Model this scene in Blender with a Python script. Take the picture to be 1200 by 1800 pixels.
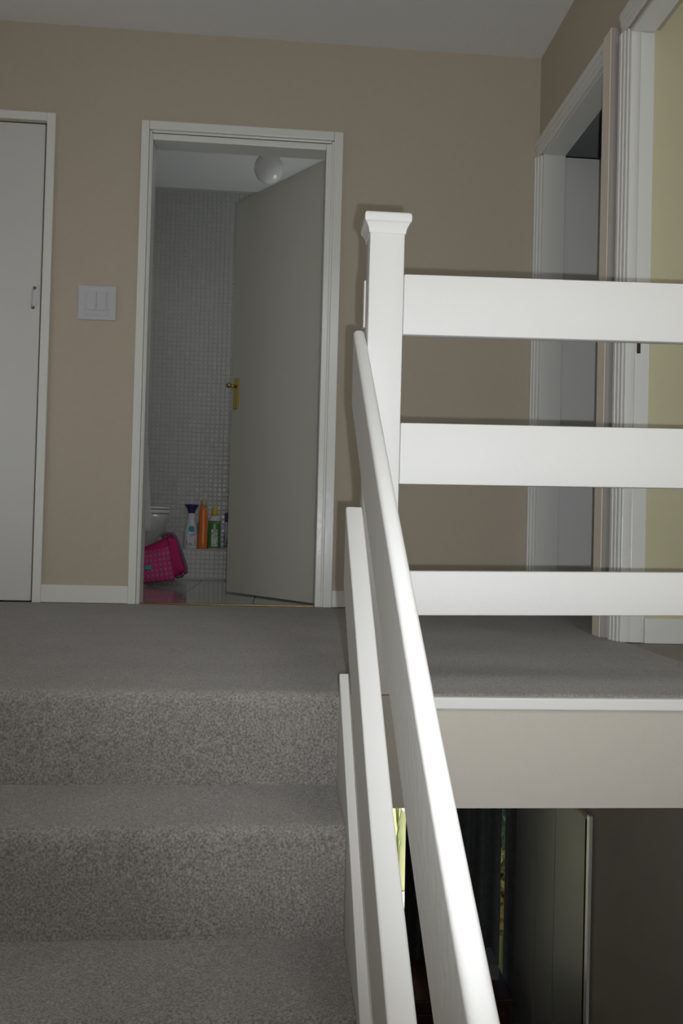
import bpy, bmesh, math, random
from mathutils import Matrix, Vector, noise
random.seed(4)
for o in list(bpy.data.objects): bpy.data.objects.remove(o)
S = bpy.context.scene
COL = S.collection
PI = math.pi

# ------------------------------------------------------------------ camera
CAM_D, CAM_H, YAW, PITCH, ROLL, FPX = 3.55, .3585, -.0766, .0175, .0255, 1420.0
def ray(px, py):
    uu, ww = (px-600)/FPX, (py-900)/FPX
    cr, sr = math.cos(ROLL), math.sin(ROLL)
    u, w = uu*cr+ww*sr, -uu*sr+ww*cr
    cp, sp = math.cos(PITCH), math.sin(PITCH)
    Y, Z = cp+w*sp, sp-w*cp
    cy, sy = math.cos(YAW), math.sin(YAW)
    return Vector((u*cy-Y*sy, u*sy+Y*cy, Z))
fwd = ray(600, 900).normalized()
rgt = (ray(601, 900)-ray(600, 900)).normalized()
up = rgt.cross(fwd).normalized()
cam_loc = Vector((0, -CAM_D, CAM_H))
cd = bpy.data.cameras.new('camera'); cam = bpy.data.objects.new('camera', cd); COL.objects.link(cam)
cam.matrix_world = Matrix(((rgt.x, up.x, -fwd.x, cam_loc.x), (rgt.y, up.y, -fwd.y, cam_loc.y), (rgt.z, up.z, -fwd.z, cam_loc.z), (0, 0, 0, 1)))
cd.sensor_fit = 'VERTICAL'; cd.sensor_height = 36; cd.lens = 36*FPX/1800
cd.clip_start = .02
S.camera = cam

# ------------------------------------------------------------------ world, sun, lamps, exposure
w = bpy.data.worlds.new('sky'); S.world = w; w.use_nodes = True
nt = w.node_tree; bg = nt.nodes['Background']
sky = nt.nodes.new('ShaderNodeTexSky')
for t_ in ('NISHITA', 'MULTIPLE_SCATTERING', 'HOSEK_WILKIE'):
    try:
        sky.sky_type = t_; break
    except TypeError: pass
try:
    sky.sun_disc = False; sky.sun_elevation = math.radians(50); sky.sun_rotation = math.radians(200)
except AttributeError: pass
nt.links.new(sky.outputs[0], bg.inputs[0]); bg.inputs[1].default_value = .12
def lamp(name, kind, loc, direction, energy, color=(1, 1, 1), **kw):
    l = bpy.data.lights.new(name, kind); l.energy = energy; l.color = color
    for k, v in kw.items(): setattr(l, k, v)
    o = bpy.data.objects.new(name, l); COL.objects.link(o); o.location = loc
    o.rotation_euler = Vector(direction).to_track_quat('-Z', 'Y').to_euler()
    return o
lamp('sun', 'SUN', (0, 8, 6), (.7, .30, -.62), 34.0, (1, .97, .90), angle=.01)
# the photographer's own flash: beside the lens, just below and to its right in this upright frame
flash_loc = cam_loc + rgt*.036 - up*.026 + fwd*.01
fl = lamp('camera_flash', 'SPOT', flash_loc, ray(880, 610), 69, (.965, .99, 1), shadow_soft_size=.007, spot_size=math.radians(100), spot_blend=1.0)
# unseen fill lamps added for ambient light, and daylight of the yellow room
lamp('stairwell_fill', 'AREA', (.45, -5.45, 1.3), (-.05, 1, 0), 15, (.99, .99, .97), shape='RECTANGLE', size=1.9, size_y=1.9)  # added fill from behind the photographer; no window is built there
lamp('stairwell_overhead_fill', 'AREA', (.62, -4.2, 2.44), (-.1, .35, -1), 33, (.97, .99, 1), shape='RECTANGLE', size=.9, size_y=2.2)  # added overhead fill standing in for daylight from above; the ceiling is closed
lamp('landing_fill', 'AREA', (-1.9, -.95, 1.0), (1, .2, .25), 4, (1, 1, 1), shape='RECTANGLE', size=1.2, size_y=1.5)  # added weak fill from the left to lift the ceiling and floor
lamp('toilet_fill', 'AREA', (.56, 1.15, 1.55), (-1, -.1, .1), 2.9, (.98, 1, .97), shape='RECTANGLE', size=.5, size_y=.6)  # soft fill added to brighten the toilet room; its wall has no opening
lamp('yellow_room_window_light', 'AREA', (3.3, -2.1, 1.4), (-1, .25, -.05), 11, (1, 1, 1), shape='RECTANGLE', size=1.2, size_y=1.2)
S.view_settings.view_transform = 'Standard'; S.view_settings.look = 'None'
S.view_settings.exposure = 0; S.view_settings.gamma = 1
S.view_settings.use_curve_mapping = False

# ------------------------------------------------------------------ materials
MATS = {}
def mat(name, col, rough=.5, spec=.5, metal=0, noise_amt=0, noise_scale=60, bump=0, bump_scale=80, trans=0, coat=0):
    if name in MATS: return MATS[name]
    m = bpy.data.materials.new(name); m.use_nodes = True
    n = m.node_tree.nodes; L = m.node_tree.links; b = n['Principled BSDF']
    b.inputs['Base Color'].default_value = (*col, 1); b.inputs['Roughness'].default_value = rough
    b.inputs['Metallic'].default_value = metal; b.inputs['Specular IOR Level'].default_value = spec
    if trans: b.inputs['Transmission Weight'].default_value = trans
    if coat: b.inputs['Coat Weight'].default_value = coat
    tc = n.new('ShaderNodeTexCoord')
    if noise_amt:
        t = n.new('ShaderNodeTexNoise'); t.inputs['Scale'].default_value = noise_scale; t.inputs['Detail'].default_value = 3
        L.new(tc.outputs['Object'], t.inputs['Vector'])
        mx = n.new('ShaderNodeMix'); mx.data_type = 'RGBA'
        mx.inputs[6].default_value = (*[c*(1-noise_amt) for c in col], 1); mx.inputs[7].default_value = (*[min(1, c*(1+noise_amt)) for c in col], 1)
        L.new(t.outputs['Fac'], mx.inputs[0]); L.new(mx.outputs[2], b.inputs['Base Color'])
    if bump:
        t2 = n.new('ShaderNodeTexNoise'); t2.inputs['Scale'].default_value = bump_scale; t2.inputs['Detail'].default_value = 4
        L.new(tc.outputs['Object'], t2.inputs['Vector'])
        bp = n.new('ShaderNodeBump'); bp.inputs['Strength'].default_value = 1; bp.inputs['Distance'].default_value = bump
        L.new(t2.outputs['Fac'], bp.inputs['Height']); L.new(bp.outputs[0], b.inputs['Normal'])
    MATS[name] = m
    return m
M_wall = mat('beige_paint', (.49, .437, .352), .75, .3, noise_amt=.04, noise_scale=30, bump=.0006, bump_scale=140)
M_ceil = mat('white_ceiling_paint', (.82, .83, .84), .85, .2, noise_amt=.03, bump=.001, bump_scale=120)
M_white = mat('white_gloss_paint', (.78, .785, .78), .55, .35, bump=.0006, bump_scale=60)
M_trimw = mat('white_frame_paint', (.76, .77, .75), .24, .5, bump=.0006, bump_scale=45)
M_door = mat('white_satin_door_paint', (.64, .65, .645), .45, .4, bump=.0003, bump_scale=200)
M_leaf = mat('cream_door_paint', (.50, .50, .455), .5, .35, noise_amt=.03, noise_scale=8, bump=.0003, bump_scale=150)
M_cream = mat('cream_casing_tone', (.86, .77, .65), .4, .4, bump=.0005)  # pale cream tone, for the near upright only
M_yellow = mat('yellow_paint', (.60, .57, .39), .8, .3, noise_amt=.03, bump=.0006, bump_scale=140)
M_grey = mat('grey_bedroom_paint', (.62, .65, .66), .8, .3, bump=.0006, bump_scale=140)
M_brass = mat('polished_brass', (.62, .45, .13), .22, .5, metal=1)
M_chrome = mat('chrome', (.75, .75, .76), .12, .5, metal=1)
M_plastic = mat('white_plastic', (.56, .56, .60), .35, .5)
M_ceramic = mat('white_ceramic', (.50, .51, .48), .08, .6, coat=.5)
M_seat = mat('toilet_seat_plastic', (.66, .67, .66), .15, .6)
M_tile = mat('mosaic_glaze', (.42, .425, .415), .24, .5, noise_amt=.10, noise_scale=20)
M_tilew = mat('ledge_mosaic_glaze', (.55, .56, .55), .16, .5, noise_amt=.06, noise_scale=20)
M_grout = mat('pale_grout', (.455, .465, .45), .85, .2)
M_floort = mat('floor_tile_glaze', (.36, .365, .345), .10, .6, noise_amt=.12, noise_scale=5)
M_groutd = mat('dark_grout', (.12, .12, .11), .9, .2)
M_globe = mat('opal_glass', (.80, .80, .79), .06, .6)
M_towel = mat('white_towelling', (.62, .62, .64), .95, .1, bump=.004, bump_scale=300)
M_dark = mat('gap_shade', (.02, .02, .02), .9, .1)  # near-black standing in for shade in door gaps and recesses
M_curtain = mat('dark_curtain_cloth', (.085, .085, .085), .95, .1, noise_amt=.3, noise_scale=30, bump=.002, bump_scale=300)
M_wood = mat('dark_red_wood', (.06, .024, .018), .45, .4, noise_amt=.4, noise_scale=14)
M_wood2 = mat('dark_brown_wood', (.030, .026, .022), .5, .4, noise_amt=.4, noise_scale=14)
M_paper = mat('grey_paper', (.22, .23, .22), .8, .2)
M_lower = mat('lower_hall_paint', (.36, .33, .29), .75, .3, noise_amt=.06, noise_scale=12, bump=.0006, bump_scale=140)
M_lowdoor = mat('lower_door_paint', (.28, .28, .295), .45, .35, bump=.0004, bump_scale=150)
M_pink = None

def node_mat(name, build):
    m = bpy.data.materials.new(name); m.use_nodes = True
    build(m.node_tree.nodes, m.node_tree.links, m.node_tree.nodes['Principled BSDF']); MATS[name] = m
    return m
def carpet_nodes(n, L, b):
    tc = n.new('ShaderNodeTexCoord')
    def nz(scale, det, rough=.6):
        t = n.new('ShaderNodeTexNoise'); t.inputs['Scale'].default_value = scale; t.inputs['Detail'].default_value = det
        t.inputs['Roughness'].default_value = rough
        L.new(tc.outputs['Object'], t.inputs['Vector']); return t
    fine, mid, big = nz(235, 3, .7), nz(62, 3), nz(5, 3)
    r = n.new('ShaderNodeValToRGB'); r.color_ramp.elements[0].position = .33; r.color_ramp.elements[1].position = .69
    r.color_ramp.elements[0].color = (.135, .124, .110, 1); r.color_ramp.elements[1].color = (.42, .408, .384, 1)
    L.new(fine.outputs['Fac'], r.inputs[0])
    r2 = n.new('ShaderNodeValToRGB'); r2.color_ramp.elements[0].position = .25; r2.color_ramp.elements[1].position = .75
    r2.color_ramp.elements[0].color = (.72, .71, .70, 1); r2.color_ramp.elements[1].color = (1.20, 1.20, 1.20, 1)
    a = n.new('ShaderNodeMath'); a.operation = 'MULTIPLY_ADD'; a.inputs[1].default_value = .6
    c = n.new('ShaderNodeMath'); c.operation = 'MULTIPLY'; c.inputs[1].default_value = .4
    L.new(big.outputs['Fac'], c.inputs[0]); L.new(mid.outputs['Fac'], a.inputs[0]); L.new(c.outputs[0], a.inputs[2]); L.new(a.outputs[0], r2.inputs[0])
    mx = n.new('ShaderNodeMix'); mx.data_type = 'RGBA'; mx.blend_type = 'MULTIPLY'; mx.inputs[0].default_value = 1
    L.new(r.outputs[0], mx.inputs[6]); L.new(r2.outputs[0], mx.inputs[7]); L.new(mx.outputs[2], b.inputs['Base Color'])
    h = n.new('ShaderNodeMath'); h.operation = 'MULTIPLY_ADD'; h.inputs[1].default_value = .6
    L.new(mid.outputs['Fac'], h.inputs[0]); L.new(fine.outputs['Fac'], h.inputs[2])
    bp = n.new('ShaderNodeBump'); bp.inputs['Strength'].default_value = .9; bp.inputs['Distance'].default_value = .006
    L.new(h.outputs[0], bp.inputs['Height']); L.new(bp.outputs[0], b.inputs['Normal'])
    b.inputs['Roughness'].default_value = 1; b.inputs['Specular IOR Level'].default_value = .05
    b.inputs['Diffuse Roughness'].default_value = 1; b.inputs['Sheen Weight'].default_value = .35; b.inputs['Sheen Roughness'].default_value = .6
M_carpet = node_mat('taupe_carpet', carpet_nodes)
def pink_nodes(n, L, b):
    # printed polka dots laid out in the bag's own UV map
    tc = n.new('ShaderNodeTexCoord'); mp = n.new('ShaderNodeMapping'); mp.inputs['Scale'].default_value = (8, 7, 1)
    L.new(tc.outputs['UV'], mp.inputs[0])
    fr = n.new('ShaderNodeVectorMath'); fr.operation = 'FRACTION'; L.new(mp.outputs[0], fr.inputs[0])
    sb = n.new('ShaderNodeVectorMath'); sb.operation = 'SUBTRACT'; sb.inputs[1].default_value = (.5, .5, 0); L.new(fr.outputs[0], sb.inputs[0])
    ln = n.new('ShaderNodeVectorMath'); ln.operation = 'LENGTH'; L.new(sb.outputs[0], ln.inputs[0])
    lt = n.new('ShaderNodeMath'); lt.operation = 'LESS_THAN'; lt.inputs[1].default_value = .27; L.new(ln.outputs['Value'], lt.inputs[0])
    mx = n.new('ShaderNodeMix'); mx.data_type = 'RGBA'; mx.inputs[6].default_value = (.52, .028, .16, 1); mx.inputs[7].default_value = (.22, .17, .24, 1)
    L.new(lt.outputs[0], mx.inputs[0]); L.new(mx.outputs[2], b.inputs['Base Color']); b.inputs['Roughness'].default_value = .8
M_pinkdots = node_mat('pink_polka_dot_cloth', pink_nodes)
M_pinkp = mat('plain_pink_cloth', (.46, .025, .13), .85, .2, noise_amt=.15, noise_scale=12, bump=.001, bump_scale=300)
M_rim = mat('mauve_piping', (.16, .11, .18), .8, .2)
M_teal = mat('teal_cloth', (.05, .34, .38), .7, .3)
M_navy = mat('navy_plastic', (.035, .03, .14), .3, .5)
M_btlw = mat('white_bottle_plastic', (.55, .56, .60), .3, .5)
M_orange = mat('orange_plastic', (.72, .16, .02), .35, .5)
M_clear = mat('frosted_clear_plastic', (.42, .32, .24), .3, .5)
M_ycap = mat('yellow_plastic', (.60, .42, .05), .35, .5)
M_green = mat('green_print', (.07, .22, .06), .3, .5)
M_purple = mat('purple_plastic', (.10, .08, .17), .3, .5)
def print_nodes(col, ink, sc):
    def f(n, L, b):
        tc = n.new('ShaderNodeTexCoord'); t = n.new('ShaderNodeTexNoise'); t.inputs['Scale'].default_value = sc
        L.new(tc.outputs['Object'], t.inputs['Vector'])
        g = n.new('ShaderNodeMath'); g.operation = 'GREATER_THAN'; g.inputs[1].default_value = .54; L.new(t.outputs['Fac'], g.inputs[0])
        mx = n.new('ShaderNodeMix'); mx.data_type = 'RGBA'; mx.inputs[6].default_value = (*col, 1); mx.inputs[7].default_value = (*ink, 1)
        L.new(g.outputs[0], mx.inputs[0]); L.new(mx.outputs[2], b.inputs['Base Color']); b.inputs['Roughness'].default_value = .3
    return f
M_lbl_grey = node_mat('grey_speckled_label', print_nodes((.52, .53, .56), (.22, .22, .30), 55))
M_lbl_green = node_mat('pale_green_label', print_nodes((.42, .46, .42), (.16, .28, .14), 60))
M_lbl_pur = node_mat('lilac_label', print_nodes((.36, .36, .40), (.14, .12, .22), 50))
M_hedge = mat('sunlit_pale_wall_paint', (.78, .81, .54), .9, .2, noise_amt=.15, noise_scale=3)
M_branch = mat('grey_green_bark', (.16, .18, .08), .9, .2)
M_leafg = mat('dull_green_leaf', (.17, .25, .18), .7, .3, noise_amt=.3, noise_scale=9)
M_leafy = mat('yellow_green_leaf', (.34, .30, .10), .7, .3, noise_amt=.3, noise_scale=9)
M_glass = mat('window_glass', (1, 1, 1), 0, .5, trans=1)

# ------------------------------------------------------------------ mesh helpers
def box(bm, x0, x1, y0, y1, z0, z1, bev=0, seg=2):
    v = [bm.verts.new((x, y, z)) for x in (x0, x1) for y in (y0, y1) for z in (z0, z1)]
    f = [bm.faces.new([v[i] for i in q]) for q in ((0, 1, 3, 2), (4, 6, 7, 5), (0, 4, 5, 1), (2, 3, 7, 6), (0, 2, 6, 4), (1, 5, 7, 3))]
    if bev:
        es = {e for q in f for e in q.edges}
        bmesh.ops.bevel(bm, geom=list(es), offset=bev, segments=seg, profile=.5, affect='EDGES')
def lathe(bm, prof, seg=24, sx=1, sy=1, cx=0, cy=0, cap=True):
    rings = []
    for r, z in prof:
        rings.append([bm.verts.new((cx+r*sx*math.cos(2*PI*i/seg), cy+r*sy*math.sin(2*PI*i/seg), z)) for i in range(seg)])
    for a, b in zip(rings, rings[1:]):
        for i in range(seg): bm.faces.new((a[i], a[(i+1) % seg], b[(i+1) % seg], b[i]))
    if cap:
        bm.faces.new(rings[0][::-1]); bm.faces.new(rings[-1])
def tube(bm, pts, r, seg=10):
    pts = [Vector(p) for p in pts]; rings = []
    for i, p in enumerate(pts):
        d = (pts[min(i+1, len(pts)-1)]-pts[max(i-1, 0)]).normalized()
        a = d.cross(Vector((0, 0, 1)) if abs(d.z) < .9 else Vector((1, 0, 0))).normalized(); b = d.cross(a)
        rr = r[i] if isinstance(r, (list, tuple)) else r
        rings.append([bm.verts.new(p+a*rr*math.cos(2*PI*k/seg)+b*rr*math.sin(2*PI*k/seg)) for k in range(seg)])
    for a, b in zip(rings, rings[1:]):
        for i in range(seg): bm.faces.new((a[i], a[(i+1) % seg], b[(i+1) % seg], b[i]))
    bm.faces.new(rings[0][::-1]); bm.faces.new(rings[-1])
def obj(name, bm, m, parent=None, smooth=False, loc=None):
    if isinstance(bm, bmesh.types.BMesh):
        bmesh.ops.recalc_face_normals(bm, faces=bm.faces)
        me = bpy.data.meshes.new(name); bm.to_mesh(me); bm.free()
        me.materials.append(m)
    else: me = bm
    if smooth:
        me.polygons.foreach_set('use_smooth', [True]*len(me.polygons))
    o = bpy.data.objects.new(name, me); COL.objects.link(o)
    if parent: o.parent = parent
    if loc: o.location = loc
    return o
def sharp(o, ang=35):
    me = o.data; me.polygons.foreach_set('use_smooth', [True]*len(me.polygons))
    try: me.set_sharp_from_angle(angle=math.radians(ang))
    except Exception: pass
    return o
def bxo(name, args, m, parent=None, bev=0, loc=None):
    bm = bmesh.new()
    for a in (args if isinstance(args[0], (tuple, list)) else [args]): box(bm, *a, bev=bev)
    return obj(name, bm, m, parent, loc=loc)
def tag(o, label, cat, group=None):
    o['label'] = label; o['category'] = cat
    if group: o['group'] = group
    return o
def thing(name, label, cat, loc, group=None):
    o = bpy.data.objects.new(name, None); COL.objects.link(o); o.location = loc; o.empty_display_size = .1
    return tag(o, label, cat, group)
def struct(o, label=None, cat=None):
    o['kind'] = 'structure'
    if label: o['label'] = label
    if cat: o['category'] = cat
    return o
def empty_struct(name, label=None, cat=None):
    o = bpy.data.objects.new(name, None); COL.objects.link(o); o.empty_display_size = .1
    return struct(o, label, cat)

# ------------------------------------------------------------------ setting: upper floor
XR, HC = 1.128, 2.50            # right wall, ceiling height
YF = -1.83                      # front edge of the landing
RISE, GO = .19, .258
def uvless(o): return o
struct(bxo('ceiling', (-2.1, 3.6, -5.7, 2.1, HC, HC+.1), M_ceil), 'plain white ceiling over the landing and stairwell', 'ceiling')
# back wall, y 0 .. 0.10, with the cupboard door opening and the toilet door opening
struct(bxo('wall_back', [(-2.1, -1.86, 0, .1, 0, HC), (-1.86, -1.045, 0, .1, 2.066, HC), (-1.045, -.622, 0, .1, 0, HC), (-.622, .222, 0, .1, 2.075, HC), (.222, 1.228, 0, .1, 0, HC)], M_wall), 'beige back wall with toilet door and cupboard door', 'wall')
# right wall, x 1.128 .. 1.228
D1a, D1b, D2a, D2b = -.055, -.795, -.950, -1.76
struct(bxo('wall_right', [(XR, XR+.1, D1a, 0, 0, HC), (XR, XR+.1, D1b, D1a, 2.045, HC), (XR, XR+.1, D2a, D1b, 0, HC), (XR, XR+.1, D2b, D2a, 2.045, HC), (XR, XR+.1, -5.7, D2b, 0, HC)], M_wall), 'beige right wall with two open doorways', 'wall')
struct(bxo('wall_left', (-2.1, -2.0, -5.7, 0, 0, HC), M_wall), 'beige left wall of the landing', 'wall')
struct(bxo('wall_stairwell', (-1.02, -.92, -5.7, -2.2, -2.85, HC), M_wall), 'beige wall along the left of the stairs', 'wall')
struct(bxo('wall_front', [(-2.1, 1.228, -5.8, -5.7, -2.85, HC)], M_wall), 'beige wall behind the foot of the stairs', 'wall')

def carpet_sheet(name, prof, x0, x1, parent=None, dx=.02, amp=.0025):
    # a soft carpet skin along a (y, z) profile
    pts = []
    for (a, b) in zip(prof, prof[1:]):
        L = math.hypot(b[0]-a[0], b[1]-a[1]); k = max(1, int(L/dx))
        pts += [(a[0]+(b[0]-a[0])*i/k, a[1]+(b[1]-a[1])*i/k) for i in range(k)]
    pts.append(prof[-1])
    nx = max(1, int((x1-x0)/dx)); bm = bmesh.new(); g = []
    for j, (y, z) in enumerate(pts):
        p, q = pts[max(j-1, 0)], pts[min(j+1, len(pts)-1)]
        ty, tz = q[0]-p[0], q[1]-p[1]; l = math.hypot(ty, tz) or 1
        ny, nz = tz/l, -ty/l
        row = []
        for i in range(nx+1):
            x = x0+(x1-x0)*i/nx
            d = amp*noise.noise(Vector((x*6, y*6, z*6)))+amp*.5*noise.noise(Vector((x*40, y*40, z*40+3)))
            row.append(bm.verts.new((x, y+ny*d, z+nz*d)))
        g.append(row)
    for a, b in zip(g, g[1:]):
        for i in range(nx): bm.faces.new((a[i], a[i+1], b[i+1], b[i]))
    return obj(name, bm, M_carpet, parent, smooth=True)
def arc(cy, cz, r, a0, a1, n=6):
    return [(cy+r*math.cos(math.radians(a0+(a1-a0)*i/n)), cz+r*math.sin(math.radians(a0+(a1-a0)*i/n))) for i in range(n+1)]
XS0, XS1 = -.88, .135           # flight
# landing: the slab with a carpet skin on top
fl_ = bxo('floor', [(-2.0, XS1, -1.80, 0, -.24, -.006), (XS1, XR+.1, -1.822, 0, -.24, -.006)], M_wall)
struct(fl_, 'landing floor fitted with grey-beige carpet', 'floor')
carpet_sheet('carpet', [(0, 0), (-1.795, 0)]+arc(-1.795, -.035, .035, 90, 180)[1:]+[(-1.832, -.10)], -2.0, XS1, fl_)
carpet_sheet('carpet', [(0, 0), (-1.80, 0)]+arc(-1.80, -.022, .022, 90, 180)[1:], XS1, XR+.012, fl_)
struct(bxo('trim_1', (.262, XR, -1.842, -1.8225, -.027, -.0015), M_white, bev=.003), 'white board along the landing edge under the railing', 'trim')
struct(bxo('wall_landing_edge', [(.256, XR, -1.832, -1.8225, -.24, -.028), (XS1+.022, .256, -1.832, -1.8225, -.24, -.001)], mat('pinkish_beige_paint', (.57, .535, .48), .75, .3, noise_amt=.03, noise_scale=30, bump=.0006, bump_scale=140)), 'beige face of the floor edge below the railing', 'wall')
# skirtings
struct(bxo('baseboard_back', [(-1.005, -.641, -.014, 0, .002, .077)], M_trimw, bev=.003), 'white skirting between the cupboard and the toilet door', 'baseboard')
struct(bxo('baseboard_corner', [(.238, 1.11, -.014, 0, .002, .074)], M_trimw, bev=.003), 'white skirting right of the toilet door', 'baseboard')

# ------------------------------------------------------------------ door_1: cupboard, at the left
def casing_leg(bm, x0, x1, y, z0, z1, t=.016):
    box(bm, x0, x1, y-t, y, z0, z1, bev=.003)
d = empty_struct('door_1', 'white flush cupboard door at the far left, closed', 'door')
bm = bmesh.new(); casing_leg(bm, -1.041, -1.005, 0, 0, 2.106); obj('casing', bm, M_trimw, d)
bm = bmesh.new(); casing_leg(bm, -1.90, -1.864, 0, 0, 2.106); obj('casing', bm, M_trimw, d)
bm = bmesh.new(); casing_leg(bm, -1.864, -1.041, 0, 2.070, 2.106); obj('casing', bm, M_trimw, d)
bxo('door_frame', [(-1.862, -1.043, .04, .09, -.01, 2.064), (-1.862, -1.043, 0, .04, -.012, -.001)], M_dark, d)
lf = bxo('door_leaf', (-1.855, -1.0495, -.004, .036, .006, 2.058), M_door, d, bev=.003)
bm = bmesh.new(); xh = -1.0760
tube(bm, [(xh+.002, -.004, 1.347), (xh+.002, -.022, 1.342), (xh+.001, -.030, 1.325), (xh, -.031, 1.305), (xh-.001, -.030, 1.285), (xh-.002, -.022, 1.268), (xh-.002, -.004, 1.263)], .0042)
hd = obj('handle', bm, M_plastic, lf, smooth=True)
bm = bmesh.new(); 
for dx_, z_ in ((.002, 1.347), (-.002, 1.263)):
    lathe_c = bmesh.ops.create_uvsphere(bm, u_segments=12, v_segments=8, radius=.007, matrix=Matrix.Translation((xh+dx_, -.006, z_)))
obj('handle_rose', bm, mat('tarnished_brass', (.16, .13, .08), .4, .5, metal=1), lf, smooth=True)

# ------------------------------------------------------------------ light switch
sw = thing('light_switch', 'white square double light switch between the two doors', 'switch', (-.808, 0, 1.295))
bm = bmesh.new(); box(bm, -.080, .080, -.009, -.0005, -.074, .074, bev=.003); obj('switch_plate', bm, M_plastic, sw)
bm = bmesh.new(); box(bm, -.050, .047, -.013, -.009, -.056, .048, bev=.002); obj('switch_frame', bm, M_plastic, sw)
for xa, xb in ((-.042, -.003), (.0005, .039)):
    bm = bmesh.new(); box(bm, xa, xb, -.018, -.0125, -.034, .042, bev=.0015); o = obj('rocker', bm, M_plastic, sw)

# ------------------------------------------------------------------ door_2: toilet door, half open
d = empty_struct('door_2', 'cream flush toilet door standing half open into the toilet', 'door')
bm = bmesh.new(); casing_leg(bm, -.641, -.607, 0, 0, 2.100); casing_leg(bm, -.6065, -.597, 0, 0, 2.06, t=.008); obj('casing', bm, M_trimw, d)
bm = bmesh.new(); casing_leg(bm, .198, .238, 0, 0, 2.100); casing_leg(bm, .189, .199, 0, 0, 2.06, t=.008); obj('casing', bm, M_trimw, d)
bm = bmesh.new(); casing_leg(bm, -.6065, .1975, 0, 2.062, 2.100); casing_leg(bm, -.5965, .1885, 0, 2.052, 2.0615, t=.008); obj('casing', bm, M_trimw, d)
bxo('jamb', [(-.622, -.593, .001, .10, 0, 2.052)], M_trimw, d, bev=.002)
bxo('jamb', [(.165, .222, .001, .10, 0, 2.052)], M_trimw, d, bev=.002)
bxo('jamb', [(-.5925, .1645, .001, .10, 2.024, 2.0515)], M_trimw, d, bev=.002)
hx, hy = .158, .112; fx, fy = -.264, .663
ang = math.atan2(fy-hy, fx-hx); LW = math.hypot(fx-hx, fy-hy)
lf = bxo('door_leaf', (0, LW, -.036, 0, .006, 2.030), M_leaf, d, bev=.002)
lf.location = (hx, hy, 0); lf.rotation_euler = (0, 0, ang)
# local frame: +x along leaf, -y is one face; the landing side is the +y face
side = 1 if (math.cos(ang)*0-math.sin(ang)*1) < 0 else -1
def leaf_box(bm, x0, x1, t0, t1, z0, z1, bev=0):  # t measured outward from the landing-side face
    box(bm, x0, x1, t0, t1, z0, z1, bev=bev)
bm = bmesh.new(); leaf_box(bm, LW-.066, LW-.026, 0, .007, .945, 1.105, .002); hd = obj('handle', bm, M_brass, lf)
bm = bmesh.new(); tube(bm, [(LW-.046, .006, 1.062), (LW-.046, .040, 1.062)], .008)
tube(bm, [(LW-.046, .036, 1.062), (LW-.046, .048, 1.062), (LW-.046, .060, 1.062)], [.009, .014, .011])
obj('handle_lever', bm, M_brass, lf, smooth=True)
# brass strip where carpet meets tiles
bm = bmesh.new(); box(bm, -.592, .164, -.004, .026, .0005, .006, bev=.002)
tag(obj('threshold_strip', bm, M_brass), 'thin brass strip on the floor across the toilet doorway', 'threshold strip')

# ------------------------------------------------------------------ toilet room
TX0, TX1, TY = -1.30, .60, 1.66
struct(bxo('wall_toilet_left', (TX0-.1, TX0, .1, TY+.1, -.02, HC), M_ceil), 'white left wall of the toilet room', 'wall')
struct(bxo('wall_toilet_right', (TX1, TX1+.1, .1, TY+.1, -.02, HC), M_ceil), 'white right wall of the toilet room', 'wall')
wt = bxo('wall_toilet_back', (TX0, TX1, TY, TY+.1, -.02, HC), M_grout)
struct(wt, 'pale mosaic tiled back wall of the toilet room', 'wall')
def mosaic(name, parent, m, x0, x1, z0, z1, y, pitch=.0288, gap=.0042, t=.003):
    nx, nz = int((x1-x0)/pitch), int((z1-z0)/pitch)
    vs, fs = [], []
    for i in range(nx):
        for k in range(nz):
            a, c = x0+i*pitch+gap/2, z0+k*pitch+gap/2; s = pitch-gap; e = .0022
            q = [random.uniform(-.0004, .0004) for _ in range(4)]; n0 = len(vs)
            vs += [(a, y, c), (a+s, y, c), (a+s, y, c+s), (a, y, c+s)]
            vs += [(a+e, y-t+q[0], c+e), (a+s-e, y-t+q[1], c+e), (a+s-e, y-t+q[2], c+s-e), (a+e, y-t+q[3], c+s-e)]
            fs += [tuple(n0+j for j in f) for f in ((4, 5, 6, 7), (0, 1, 5, 4), (1, 2, 6, 5), (2, 3, 7, 6), (3, 0, 4, 7))]
    me = bpy.data.meshes.new(name); me.from_pydata(vs, [], fs); me.materials.append(m)
    o = obj(name, me, m, parent); o['kind'] = 'stuff'; return o
mosaic('mosaic_tiles', wt, M_tile, -1.12, .40, .21, 2.495, TY)
fb = bxo('floor_toilet', (TX0, TX1, .026, TY, -.04, -.004), M_groutd)
struct(fb, 'glossy grey tiled floor of the toilet room', 'floor')
px_, py_ = .355, .36
for i in range(-3, 2):
    for j in range(0, 5):
        x0, x1 = max(TX0, -.109+i*px_+.0015), min(TX1, -.109+(i+1)*px_-.0015)
        y0, y1 = max(.027, .20+(j-1)*py_+.0015), min(TY, .20+j*py_-.0015)
        if x1-x0 > .02 and y1-y0 > .02: bxo('tile', (x0, x1, y0, y1, -.006, 0), M_floort, fb, bev=.0008)
LY = 1.555
lg = bxo('trim_2', (TX0, TX1, LY, TY, 0, .188), M_grout, bev=.003)
struct(lg, 'low white mosaic ledge along the toilet back wall', 'ledge')
mosaic('mosaic_tiles', lg, M_tilew, -1.12, .40, .012, .188, LY)
bxo('ledge_top', (TX0, TX1, LY-.004, TY, .188, .193), M_tilew, lg)
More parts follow.
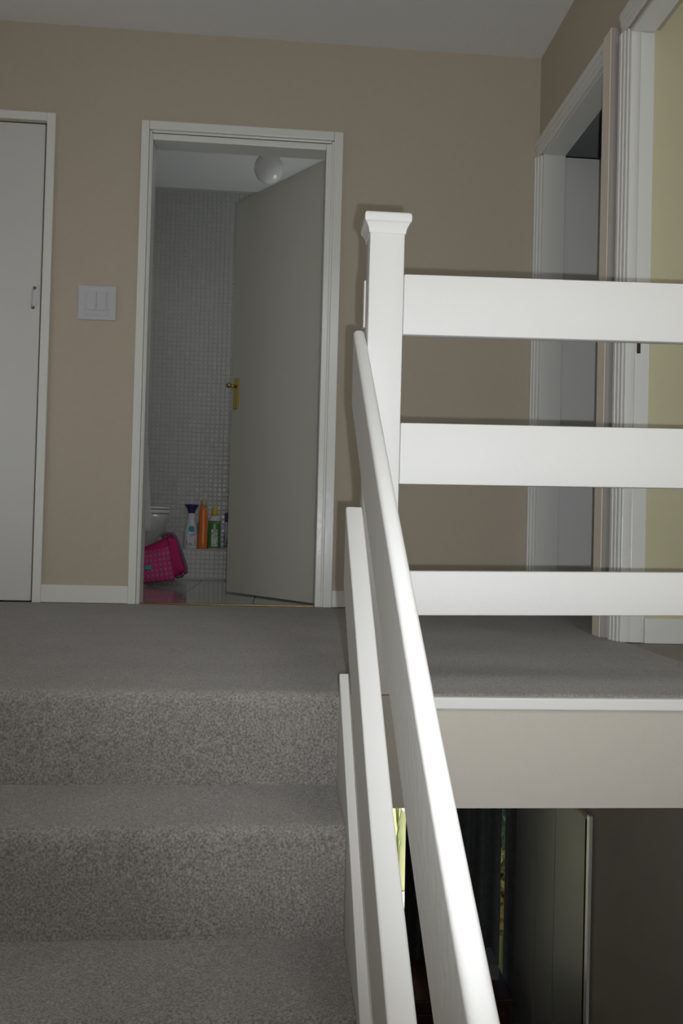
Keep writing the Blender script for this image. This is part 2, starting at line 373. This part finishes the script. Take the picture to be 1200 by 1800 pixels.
# ceiling globe
g = thing('globe_light', 'round opal glass globe lamp on the toilet ceiling', 'lamp', (-.113, 1.05, HC))
bm = bmesh.new(); lathe(bm, [(.052, 0), (.052, -.012), (.048, -.030), (.046, -.040)], 28); obj('lamp_base', bm, M_plastic, g, smooth=True)
bm = bmesh.new(); bmesh.ops.create_uvsphere(bm, u_segments=32, v_segments=20, radius=.084, matrix=Matrix.Translation((0, 0, -.112))); obj('globe_shade', bm, M_globe, g, smooth=True)

# toilet, side on: bowl pokes out from behind the left jamb
t = thing('toilet', 'white toilet with closed seat, its bowl showing past the left jamb', 'toilet', (-.87, 1.30, 0))
def ellring(bm, cx, a, b, z, n=36):
    # superellipse ring pointing to +x
    return [bm.verts.new((cx+a*math.cos(2*PI*i/n)*(1 if math.cos(2*PI*i/n) > 0 else .9), b*math.sin(2*PI*i/n), z)) for i in range(n)]
def loft(bm, rows):
    rs = [ellring(bm, *r) for r in rows]
    for a, b in zip(rs, rs[1:]):
        n = len(a)
        for i in range(n): bm.faces.new((a[i], a[(i+1) % n], b[(i+1) % n], b[i]))
    bm.faces.new(rs[0][::-1]); bm.faces.new(rs[-1])
bm = bmesh.new()
loft(bm, [(-.06, .17, .12, 0), (-.06, .16, .11, .03), (-.06, .14, .095, .10), (-.05, .14, .10, .16), (-.03, .155, .12, .22), (-.01, .185, .15, .28), (0, .205, .172, .33), (0, .216, .183, .375), (0, .218, .185, .402)])
obj('bowl', bm, M_ceramic, t, smooth=True)
bm = bmesh.new(); loft(bm, [(0, .216, .183, .404), (0, .224, .190, .409), (0, .226, .192, .420), (0, .220, .186, .426)]); sharp(obj('seat', bm, M_seat, t))
bm = bmesh.new(); loft(bm, [(0, .216, .182, .429), (0, .224, .190, .434), (0, .222, .188, .442), (0, .20, .165, .449)]); sharp(obj('lid', bm, M_seat, t))
bm = bmesh.new(); box(bm, -.415, -.235, -.21, .21, .39, .76, bev=.02); sharp(obj('cistern', bm, M_ceramic, t))
bm = bmesh.new(); box(bm, -.42, -.23, -.215, .215, .762, .79, bev=.008); sharp(obj('cistern_lid', bm, M_ceramic, t))
bm = bmesh.new(); box(bm, -.42, -.14, -.10, .10, 0, .385, bev=.03); sharp(obj('pedestal', bm, M_ceramic, t))

# towel on a swing rail, its edge just showing past the left jamb
tr = thing('towel_rail', 'chrome rail arm reaching from the toilet room left wall', 'towel rail', (-1.30, .98, .82))
bm = bmesh.new(); tube(bm, [(.002, 0, 0), (.56, 0, 0)], .007); obj('rail_arm', bm, M_chrome, tr, smooth=True)
bm = bmesh.new(); tube(bm, [(0.001, 0, 0), (.02, 0, 0)], .025, 16); obj('rail_rose', bm, M_chrome, tr, smooth=True)
bm = bmesh.new(); rows = []
N = 14
for k in range(2*N+1):
    q = (k-N)/N; yy = .016*(1 if q > 0 else -1) if abs(q) > .06 else .0
    zz = .836-abs(q)*.53 if abs(q) > .06 else .842
    rows.append([bm.verts.new((-1.16+(.418+.040*abs(q))*i/12, .98+yy+(.004*math.sin(i*1.3)*abs(q)), zz)) for i in range(13)])
for a, b in zip(rows, rows[1:]):
    for i in range(12): bm.faces.new((a[i], a[i+1], b[i+1], b[i]))
tw = obj('hand_towel', bm, M_towel, smooth=True); tag(tw, 'white towel hanging in front of the toilet, behind the left jamb', 'towel')
md = tw.modifiers.new('thick', 'SOLIDIFY'); md.thickness = .005; md.offset = 0

# pink bag slumped on the floor in front of the toilet
BX, BY = -.690, 1.07
bag = thing('pink_bag', 'pink polka dot cloth bag with teal tag slumped by the toilet', 'bag', (BX, BY, 0))
def pillow(bl, br, tr_, tl, th, n=10, y0=0, lean=0):
    # rounded soft panel: four front corners (x, z), thickness th, swelling in the middle
    bm = bmesh.new(); uvl = bm.loops.layers.uv.new('UVMap'); F, B = [], []; uv = {}
    for j in range(n+1):
        v = j/n; fr, br_ = [], []
        for i in range(n+1):
            u = i/n
            x = (bl[0]*(1-u)+br[0]*u)*(1-v)+(tl[0]*(1-u)+tr_[0]*u)*v
            z = (bl[1]*(1-u)+br[1]*u)*(1-v)+(tl[1]*(1-u)+tr_[1]*u)*v
            e = (1-(2*u-1)**4)*(1-(2*v-1)**4)
            wv = .006*noise.noise(Vector((x*14, z*14, th*50)))*e
            zz = z-.010*math.sin(PI*u)*(v > .95)
            a = bm.verts.new((x, y0-th*.5*e**.5+wv+lean*v, max(zz, .001))); b = bm.verts.new((x, y0+th*.5*e**.5+lean*v+.0008, max(zz, .001)))
            uv[a] = uv[b] = (u, v); fr.append(a); br_.append(b)
        F.append(fr); B.append(br_)
    for G in (F, B):
        for j in range(n):
            for i in range(n):
                f = bm.faces.new((G[j][i], G[j][i+1], G[j+1][i+1], G[j+1][i]))
    for j in range(n):
        bm.faces.new((F[j][0], B[j][0], B[j+1][0], F[j+1][0])); bm.faces.new((F[j][n], F[j+1][n], B[j+1][n], B[j][n]))
        bm.faces.new((F[0][j], F[0][j+1], B[0][j+1], B[0][j])); bm.faces.new((F[n][j], B[n][j], B[n][j+1], F[n][j+1]))
    for f in bm.faces:
        for lp in f.loops: lp[uvl].uv = uv[lp.vert]
    return bm
obj('front_panel', pillow((-.085, .004), (.115, .030), (.075, .228), (-.105, .190), .075, y0=-.02, lean=.03), M_pinkdots, bag, smooth=True)
obj('bag_body', pillow((-.04, .006), (.152, .05), (.082, .292), (-.095, .205), .13, y0=.055, lean=.0), M_pinkp, bag, smooth=True)
obj('bag_flap', pillow((.085, .06), (.172, .07), (.105, .275), (.055, .285), .07, y0=.03), M_pinkp, bag, smooth=True)
bm = bmesh.new(); tube(bm, [(.118, .03, .045), (.150, .03, .052), (.172, .03, .072), (.170, .03, .10), (.140, .03, .19), (.108, .03, .272), (.085, .03, .292), (.052, .03, .290), (.030, .03, .268)], .009)
obj('piping', bm, M_rim, bag, smooth=True)
bm = bmesh.new(); box(bm, -.046, -.010, -.064, -.038, .090, .112, bev=.002); obj('tag', bm, M_teal, bag)

# bottles on the ledge
ZL = .1935
def bottle(label, loc, group='cleaning bottles on the toilet ledge'):
    return thing('cleaning_bottle', label, 'bottle', loc, group)
def lat(prof, sx=1, sy=1): 
    bm = bmesh.new(); lathe(bm, prof, 24, sx, sy); return bm
YB = 1.603
def bx_at(px, y=YB): 
    r = ray(px, 940); return r.x*(y+CAM_D)/r.y
b = bottle('white bottle with flared navy trigger cap and teal spot', (bx_at(335.5), YB, ZL))
obj('bottle_body', lat([(.040, 0), (.043, .006), (.043, .09), (.040, .13), (.029, .17), (.024, .19), (.022, .225)], 1, .62), M_btlw, b, smooth=True)
obj('cap', lat([(.021, .222), (.023, .230), (.026, .246), (.036, .262), (.044, .272), (.044, .277), (.010, .280)], 1, .7), M_navy, b, smooth=True)
bm = bmesh.new(); box(bm, -.026, .030, -.029, -.024, .022, .095, bev=.002); obj('label_print', bm, M_lbl_grey, b)
bm = bmesh.new(); bmesh.ops.create_uvsphere(bm, u_segments=16, v_segments=8, radius=.019, matrix=Matrix.Translation((.006, -.0235, .122)) @ Matrix.Diagonal((1, .2, 1.2, 1))); obj('emblem_spot', bm, M_teal, b, smooth=True)
b = bottle('tall slim orange bottle with a clear cap', (bx_at(356.5), YB-.012, ZL))
obj('bottle_body', lat([(.030, 0), (.034, .005), (.034, .05), (.030, .15), (.026, .24), (.024, .262)], .9, .62), M_orange, b, smooth=True)
obj('cap', lat([(.022, .262), (.022, .29), (.019, .306), (.012, .312)], .9, .62), M_clear, b, smooth=True)
bm = bmesh.new(); box(bm, -.033, -.021, -.016, -.008, .10, .165, bev=.002); obj('label_print', bm, M_navy, b)
b = bottle('green and white bottle with a round yellow cap', (bx_at(376), YB, ZL))
obj('bottle_body', lat([(.038, 0), (.041, .006), (.041, .05), (.038, .10), (.040, .155), (.038, .185), (.026, .205), (.014, .212)], .95, .6), M_btlw, b, smooth=True)
obj('sleeve', lat([(.0392, .004), (.042, .008), (.042, .05), (.039, .10), (.041, .155), (.0395, .178)], .95, .6), M_green, b, smooth=True)
bm = bmesh.new(); box(bm, -.016, .026, -.0285, -.022, .015, .125, bev=.002); obj('label_print', bm, M_lbl_green, b)
obj('cap', lat([(.013, .210), (.017, .216), (.019, .235), (.016, .258), (.008, .266)], 1, .8), M_ycap, b, smooth=True)
b = bottle('lilac can with purple cap, half hidden by the door edge', (bx_at(402), YB, ZL))
obj('bottle_body', lat([(.029, 0), (.031, .004), (.031, .165), (.027, .178)], 1, 1), M_btlw, b, smooth=True)
obj('label_print', lat([(.0316, .012), (.0316, .10)], 1, 1), M_lbl_pur, b, smooth=True)
obj('cap', lat([(.029, .172), (.030, .176), (.030, .222), (.024, .232), (.010, .234)], 1, 1), M_purple, b, smooth=True)

# ------------------------------------------------------------------ door_3: grey bedroom doorway in the right wall
d = empty_struct('door_3', 'white bedroom door standing open in the far right doorway', 'door')
XC = XR-.015
def vleg(name, yo, yi, z1, m, parent, ts=(.025, .019, .012)):
    # upright of a moulded casing: steps down from its outer edge yo to the opening edge yi
    bm = bmesh.new()
    for k, t in enumerate(ts):
        ya, yb = yo+(yi-yo)*k/len(ts), yo+(yi-yo)*(k+1)/len(ts)
        box(bm, XR-t, XR-.0003, min(ya, yb), max(ya, yb), 0, z1-(.003*k), bev=.002)
    return obj(name, bm, m, parent)
def vhead(y0, y1, z0, z1, m, parent, ts=(.025, .019, .012)):
    bm = bmesh.new()
    for k, t in enumerate(ts):
        za, zb = z1+(z0-z1)*k/len(ts), z1+(z0-z1)*(k+1)/len(ts)
        box(bm, XR-t, XR-.0003, y0, y1, zb, za, bev=.002)
    return obj('casing', bm, m, parent)
vleg('casing', -.0015, -.058, 2.038, M_trimw, d)
vhead(-.7888, -.0015, 2.040, 2.106, M_trimw, d)
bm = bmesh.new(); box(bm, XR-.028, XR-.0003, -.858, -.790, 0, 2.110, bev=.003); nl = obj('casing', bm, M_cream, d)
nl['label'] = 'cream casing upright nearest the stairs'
bxo('casing_edge', (XR-.026, XR-.0003, -.8612, -.8582, 0, 2.106), mat('greyish_mauve_tone', (.42, .39, .375), .6, .3), d)  # thin sliver colouring the cream upright's outer side mauve-grey
bxo('jamb', [(XR, XR+.1, D1a-.012, D1a, 0, 2.033)], M_trimw, d, bev=.002)
bxo('jamb', [(XR, XR+.1, D1b, D1b+.012, 0, 2.033)], M_trimw, d, bev=.002)
bxo('jamb', [(XR, XR+.1, D1b, D1a, 2.033, 2.045)], M_trimw, d, bev=.002)
lf = bxo('door_leaf', (XR+.108, XR+.85, -.035, .003, .008, 2.04), mat('bluish_white_door_paint', (.84, .85, .86), .45, .4), d, bev=.002)
# the grey room behind it
struct(bxo('wall_bedroom', [(3.0, 3.1, -.87, 2.1, -.02, HC), (XR+.1, 3.1, 2.0, 2.1, -.02, HC), (XR+.1, 3.1, -.94, -.87, -.02, HC), (XR+.02, XR+.1, .1005, 2.0, -.02, HC)], M_grey), 'grey walls of the dim far bedroom', 'wall')
struct(bxo('floor_bedroom', [(XR+.014, 3.1, D1b, 2.1, -.24, -.002)], M_carpet), 'grey carpet of the far bedroom', 'floor')

# ------------------------------------------------------------------ door_4: doorway to the yellow room
d = empty_struct('door_4', 'white framed open doorway to the yellow room', 'door')
vleg('casing', -.897, -.952, 2.056, M_white, d, (.016, .012, .008))
vleg('casing', -1.82, -1.765, 2.056, M_white, d, (.016, .012, .008))
vhead(-1.82, -.897, 2.058, 2.13, M_trimw, d, (.016, .012, .008))
jb = bxo('jamb', [(XR, XR+.078, D2a-.012, D2a, 0, 2.035), (XR+.030, XR+.078, D2a-.018, D2a-.010, 0, 2.03)], M_trimw, d, bev=.0015)
bxo('jamb', [(XR, XR+.1, D2b, D2b+.012, 0, 2.035)], M_trimw, d, bev=.002)
bxo('jamb', [(XR, XR+.078, D2b, D2a, 2.033, 2.045)], M_trimw, d, bev=.002)
bxo('strike_plate', [(XR+.036, XR+.048, D2a-.0195, D2a-.0175, .955, 1.005)], mat('dull_bronze', (.10, .08, .06), .4, .5, metal=1), jb)
struct(bxo('wall_yellow_room', [(XR+.078, 3.6, -.960, -.944, -.02, HC), (3.5, 3.6, -4.0, -.96, -.02, HC), (XR+.1, 3.6, -4.1, -4.0, -.02, HC)], M_yellow), 'pale yellow walls of the room through the right doorway', 'wall')
struct(bxo('floor_yellow_room', [(XR+.014, 3.6, -4.1, -.960, -.24, -.003)], mat('grey_pink_carpet', (.32, .30, .28), 1, .05, noise_amt=.3, noise_scale=200, bump=.003, bump_scale=300)), 'grey carpet of the yellow room', 'floor')
struct(bxo('baseboard_yellow_room', (XR+.079, 3.5, -.976, -.960, -.002, .080), M_trimw, bev=.003), 'white skirting under the yellow wall', 'baseboard')
struct(bxo('baseboard_right', (XR-.008, XR, -.896, -.862, .001, .09), M_trimw, bev=.003), 'short white skirting between the two right doorways', 'baseboard')

# ------------------------------------------------------------------ stairs
st = thing('staircase', 'carpeted stairs rising to the landing', 'stairs', (XS0, YF, 0))
NST = 14
proto = None
for k in range(1, NST+1):
    if proto is None:
        # one step: tread, rounded nosing and the riser below it; its origin is the back of the tread
        prof = [(.012, -.0005)]+[(-GO+.035-.002, 0)]+arc(-GO+.035, -.035, .035, 90, 180)[1:]+[(-GO-.001, -.10), (-GO-.001, -RISE-.012)]
        proto = carpet_sheet('step', prof, 0, XS1-XS0, st, dx=.014)
        o = proto
    else:
        o = proto.copy(); COL.objects.link(o)
    o.parent = st; o.location = (0, -(k-1)*GO-.002, -k*RISE)
# riser under the landing nosing
carpet_sheet('riser', [(-.001, -.09), (-.001, -RISE-.012)], 0, XS1-XS0, st, dx=.014).location = (0, -.0015, 0)

# string along the open side: white capped board the carpet butts against
def plank(name, path, x0, x1, H, r, parent, m, plumb=True):
    # board swept along (y, z_top) points; section in the x / vertical plane with rounded upper arrises
    bm = bmesh.new(); rows = []
    def section(z):
        s = []
        s.append((x0, z-r-.0015))
        for i in range(9):
            a = PI-PI/2*i/8; s.append((x0+r+r*math.cos(a), z-r+r*math.sin(a)))
        for i in range(9):
            a = PI/2-PI/2*i/8; s.append((x1-r+r*math.cos(a), z-r+r*math.sin(a)))
        s.append((x1, z-r-.0015))
        return s+[(x1, z-H+.003), (x1-.003, z-H), (x0+.003, z-H), (x0, z-H+.003)]
    for y, z in path: rows.append([bm.verts.new((x, y, zz)) for x, zz in section(z)])
    n = len(rows[0])
    for a, b in zip(rows, rows[1:]):
        for i in range(n): bm.faces.new((a[i], a[(i+1) % n], b[(i+1) % n], b[i]))
    bm.faces.new(rows[0][::-1]); bm.faces.new(rows[-1])
    return sharp(obj(name, bm, m, parent), 40)
def line(y0, z0, s, y1, n=2): return [(y0+(y1-y0)*i/(n-1), z0+s*(y0+(y1-y0)*i/(n-1)-y0)) for i in range(n)]
plank('string_board', [(-1.84, .046)]+[(y, .048+.765*(y+1.84)) for y in (-2.1, -2.4, -3.0, -4.0, -4.9)], XS1+.0005, XS1+.021, .30, .0025, None, M_white)
so = bpy.data.objects['string_board']; tag(so, 'lowest sloping white board, with carpet butting against it', 'stair string')

# ------------------------------------------------------------------ stair banister and landing railing
bn = thing('stair_banister', 'sloping white stair banister of two boards beside the steps', 'banister', (.165, -2.4, 0))
def rel(path, o): return path
def under(o, parent):
    o.parent = parent; o.matrix_parent_inverse = Matrix.Translation(parent.location).inverted(); return o
P_hand = [(-1.785, .790), (-2.30, .424), (-2.70, .149), (-3.0, -.046), (-3.6, -.436)]
P_low = [(-1.822, .400), (-2.102, .172), (-2.292, .012), (-2.373, -.054), (-2.607, -.226), (-3.1, -.59)]
under(plank('handrail', P_hand, .152, .1775, .166, .010, None, M_white), bn)
under(plank('lower_rail', P_low, .1415, .1775, .170, .0045, None, M_white), bn)

rl = thing('landing_railing', 'white landing railing of newel post and three horizontal boards', 'railing', (.216, YF, 0))
PX0, PX1, PY0, PY1 = .1783, .2545, -1.830, -1.756
bm = bmesh.new(); box(bm, PX0, PX1, PY0, PY1, .0, 1.004, bev=.004); np_ = sharp(under(obj('newel_post', bm, M_white), rl), 40)
def square_profile(bm, prof):
    cx, cy, hx_, hy_ = (PX0+PX1)/2, (PY0+PY1)/2, (PX1-PX0)/2, (PY1-PY0)/2; rows = []
    for off, z in prof:
        rows.append([bm.verts.new((cx+sx*(hx_+off), cy+sy*(hy_+off), z)) for sx, sy in ((-1, -1), (1, -1), (1, 1), (-1, 1))])
    for a, b in zip(rows, rows[1:]):
        for i in range(4): bm.faces.new((a[i], a[(i+1) % 4], b[(i+1) % 4], b[i]))
    bm.faces.new(rows[0][::-1]); bm.faces.new(rows[-1])
bm = bmesh.new(); square_profile(bm, [(.0005, .992), (.0015, .992), (.002, .997), (.003, 1.002), (.006, 1.008), (.0085, 1.013), (.0095, 1.0135), (.0118, 1.0165), (.0125, 1.022), (.0125, 1.026), (.0115, 1.032), (.0085, 1.0355), (.004, 1.0365)])
pc = sharp(under(obj('post_cap', bm, M_white), rl), 30)
bm = bmesh.new(); box(bm, PX0-.0045, PX0-.0002, PY1-.020, PY1-.004, .80, .905, bev=.001); under(obj('bevel_highlight', bm, M_white), rl)  # added white strip imitating light caught on the post's rear bevel
def level_board(zt, zb, tilt, yb):
    bm = bmesh.new(); L = XR-PX1
    box(bm, PX1+.0005, XR-.001, yb, yb+.024, zb, zt, bev=.004)
    for v in bm.verts: v.co.z += tilt*(v.co.x-PX1)
    return sharp(under(obj('rail_board', bm, M_white), rl), 40)
level_board(.9075, .7755, .015, -1.8275)
level_board(.585, .452, .014, -1.8275)
level_board(.2655, .1695, .0155, -1.8275)

# ------------------------------------------------------------------ lower storey seen under the landing
ZLF = -2.75
struct(bxo('floor_lower', (-1.0, 2.4, -5.7, .62, ZLF-.1, ZLF), mat('dark_red_floor', (.05, .022, .018), .5, .4, noise_amt=.3, noise_scale=10)), 'dark reddish floor of the lower hall', 'floor')
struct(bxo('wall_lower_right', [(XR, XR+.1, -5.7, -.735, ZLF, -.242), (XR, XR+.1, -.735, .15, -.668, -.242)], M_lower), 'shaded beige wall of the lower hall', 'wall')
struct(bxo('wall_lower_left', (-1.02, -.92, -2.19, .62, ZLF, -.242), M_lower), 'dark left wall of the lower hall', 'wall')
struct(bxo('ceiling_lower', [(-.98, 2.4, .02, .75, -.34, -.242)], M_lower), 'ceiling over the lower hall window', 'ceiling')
struct(bxo('wall_lower_alcove', [(XR+.06, 2.4, .152, .20, ZLF, -.242), (2.3, 2.4, .2, .62, ZLF, -.242)], M_dark), 'dark return wall beside the lower hall window', 'wall') if False else None
d = empty_struct('door_5', 'closed grey boarded door in the lower hall, below the landing', 'door')
for ya, yb in ((-.690, -.375), (-.371, -.150), (-.146, .148)):
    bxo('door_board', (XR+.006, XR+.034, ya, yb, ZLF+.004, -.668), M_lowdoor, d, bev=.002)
bxo('jamb', [(XR+.034, XR+.06, -.735, .148, ZLF, -.668), (XR+.002, XR+.034, -.735, -.693, ZLF, -.668)], M_dark, d)  # recess shadow put into the jamb as a near-black colour
bm = bmesh.new(); box(bm, XR-.012, XR-.0005, -.768, -.742, ZLF, -.640, bev=.002); obj('casing', bm, mat('pale_casing_paint', (.62, .62, .60), .3, .5), d)
bm = bmesh.new(); box(bm, XR-.004, XR-.0005, -.742, .15, -.668, -.640, bev=.001); obj('casing', bm, M_lower, d)
# far wall with a tall garden window
YW = .45
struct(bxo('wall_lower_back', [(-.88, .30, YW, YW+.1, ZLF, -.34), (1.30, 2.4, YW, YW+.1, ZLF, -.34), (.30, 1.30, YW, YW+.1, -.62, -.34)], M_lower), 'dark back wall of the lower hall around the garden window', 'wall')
d = empty_struct('window_1', 'tall garden window behind dark curtains in the lower hall', 'window')
bxo('window_frame', [(.30, .34, YW+.02, YW+.08, ZLF, -.62), (1.26, 1.30, YW+.02, YW+.08, ZLF, -.62), (.34, 1.26, YW+.02, YW+.08, -.66, -.62), (.34, 1.26, YW+.02, YW+.08, ZLF, ZLF+.06)], M_lowdoor, d)
bxo('pane', (.34, 1.26, YW+.045, YW+.051, ZLF+.06, -.66), M_glass, d)
def curtain(label, x0, x1, y, waves, seed, topx=0):
    bm = bmesh.new(); rows = []; n = 40
    for j in range(9):
        z = -.56-(2.15*j/8)
        rows.append([bm.verts.new((x0+(x1-x0)*i/n+.003*noise.noise(Vector((j*.7, seed, 0)))*(1 if i < 3 or i > n-3 else 0), y+.018*math.sin(waves*2*PI*i/n+.3*j*noise.noise(Vector((i*.1, j*.3, seed)))), z)) for i in range(n+1)])
    for a, b in zip(rows, rows[1:]):
        for i in range(n): bm.faces.new((a[i], a[i+1], b[i+1], b[i]))
    o = obj('curtain', bm, M_curtain, smooth=True); tag(o, label, 'curtain', 'dark curtains at the lower hall window')
    md = o.modifiers.new('thick', 'SOLIDIFY'); md.thickness = .004; md.offset = 0
    return o
curtain('wide dark curtain seen right of the stair banister, before the garden window', .660, 1.136, .395, 6, 1.3)
curtain('narrow dark curtain beside the grey boarded door', 1.158, 1.40, .395, 3, 4.1)
tag(bxo('curtain_rail', (.20, 1.60, .385, .405, -.56, -.545), M_wood2), 'dark curtain rail above the lower hall window', 'curtain rail')
# dresser with papers in front of the window
dr = thing('dresser', 'dark reddish wooden dresser in the gloom of the lower hall', 'dresser', (.92, .20, ZLF))
bxo('carcass', (-.30, .17, -.15, .15, .06, .98), M_wood, dr, bev=.006)
bxo('top', (-.32, .19, -.17, .165, .98, 1.01), M_wood, dr, bev=.006)
for k in range(3):
    fr = bxo('drawer', (-.28, .15, -.162, -.15, .10+.29*k, .365+.29*k), M_wood, dr, bev=.004)
    bm = bmesh.new(); bmesh.ops.create_uvsphere(bm, u_segments=12, v_segments=8, radius=.014, matrix=Matrix.Translation((-.065, -.172, .235+.29*k))); obj('knob', bm, M_brass, fr, smooth=True)
for sx in (-.28, .13):
    for sy in (-.13, .10): bxo('foot', (sx, sx+.04, sy, sy+.04, 0, .06), M_wood, dr)
tag(bxo('book', (.80, 1.02, .10, .26, ZLF+1.0102, ZLF+1.045), M_paper, bev=.003), 'grey book lying on the dark dresser', 'book')
tag(bxo('paper_box', (.90, 1.06, .12, .28, ZLF+1.0455, ZLF+1.115), M_paper, bev=.004), 'dull grey box lying on the book on the dresser', 'box')

# outside the window: pale sunlit garden wall with bare branches, a green shrub
struct(bxo('ground_garden', (-5, 8, .75, 9, ZLF-.12, ZLF-.02), mat('garden_paving', (.30, .29, .25), .9, .2, noise_amt=.2)), 'paving outside the garden window', 'ground')
gw = bxo('wall_garden', (-3, 1.45, 3.4, 3.5, ZLF-.02, -.2), M_hedge); struct(gw, 'pale yellow-green garden wall outside the lower window', 'wall')
br = thing('climbing_plant', 'thin bare climbing stems on the pale garden wall', 'plant', (1.0, 3.38, ZLF-.02))
def stem(pts, r): 
    bm = bmesh.new(); tube(bm, pts, r, 7); under(obj('stem', bm, M_branch), br)
def gp(px, py, y=3.375):
    r = ray(px, py); k = (y+CAM_D)/r.y; return (r.x*k, y, CAM_H+r.z*k)
stem([gp(704, 1415), gp(703, 1428), gp(701, 1438), gp(697, 1448), gp(696, 1460), gp(694, 1700)], [.008, .008, .009, .011, .016, .016])
stem([gp(703, 1476), gp(701, 1487), gp(700, 1500), gp(696, 1700)], [.006, .008, .008, .01])
stem([gp(694, 1415), gp(695, 1432), gp(696, 1446), gp(697.5, 1456), gp(694, 1480)], [.014, .02, .016, .022, .012])
def shrub(label, c, rad, h, m, n, seed, zc):
    random.seed(seed)
    t_ = thing('garden_shrub', label, 'shrub', (c[0], c[1], ZLF-.02))
    bm = bmesh.new()
    for _ in range(n):
        th, ph = random.uniform(0, 2*PI), random.uniform(-1, 1); rr = rad*random.random()**.35
        p = Vector((rr*math.cos(th)*math.sqrt(1-ph*ph), rr*math.sin(th)*math.sqrt(1-ph*ph), zc+h*ph*rr/rad))
        a = Vector((random.uniform(-1, 1), random.uniform(-1, 1), random.uniform(-1, 1))).normalized(); b_ = a.orthogonal().normalized(); s = random.uniform(.03, .05)
        bm.faces.new([bm.verts.new(p+a*s), bm.verts.new(p+b_*s*.5), bm.verts.new(p-a*s), bm.verts.new(p-b_*s*.5)])
    o = obj('foliage', bm, m, t_); o['kind'] = 'stuff'
    bm = bmesh.new(); tube(bm, [(0, 0, 0), (.02, .01, zc)], [.03, .015]); obj('trunk', bm, M_branch, t_)
px1 = gp(878, 1450, 2.74); px2 = gp(879, 1550, 1.72)
shrub('dull green shrub outside, in the slit between the dark curtains', (px1[0], px1[1]), .60, .75, M_leafg, 5200, 3, px1[2]-ZLF)
shrub('low yellow-green shrub outside, under the dull green one', (px2[0], px2[1]), .30, .24, M_leafy, 2600, 8, px2[2]-ZLF-.04)
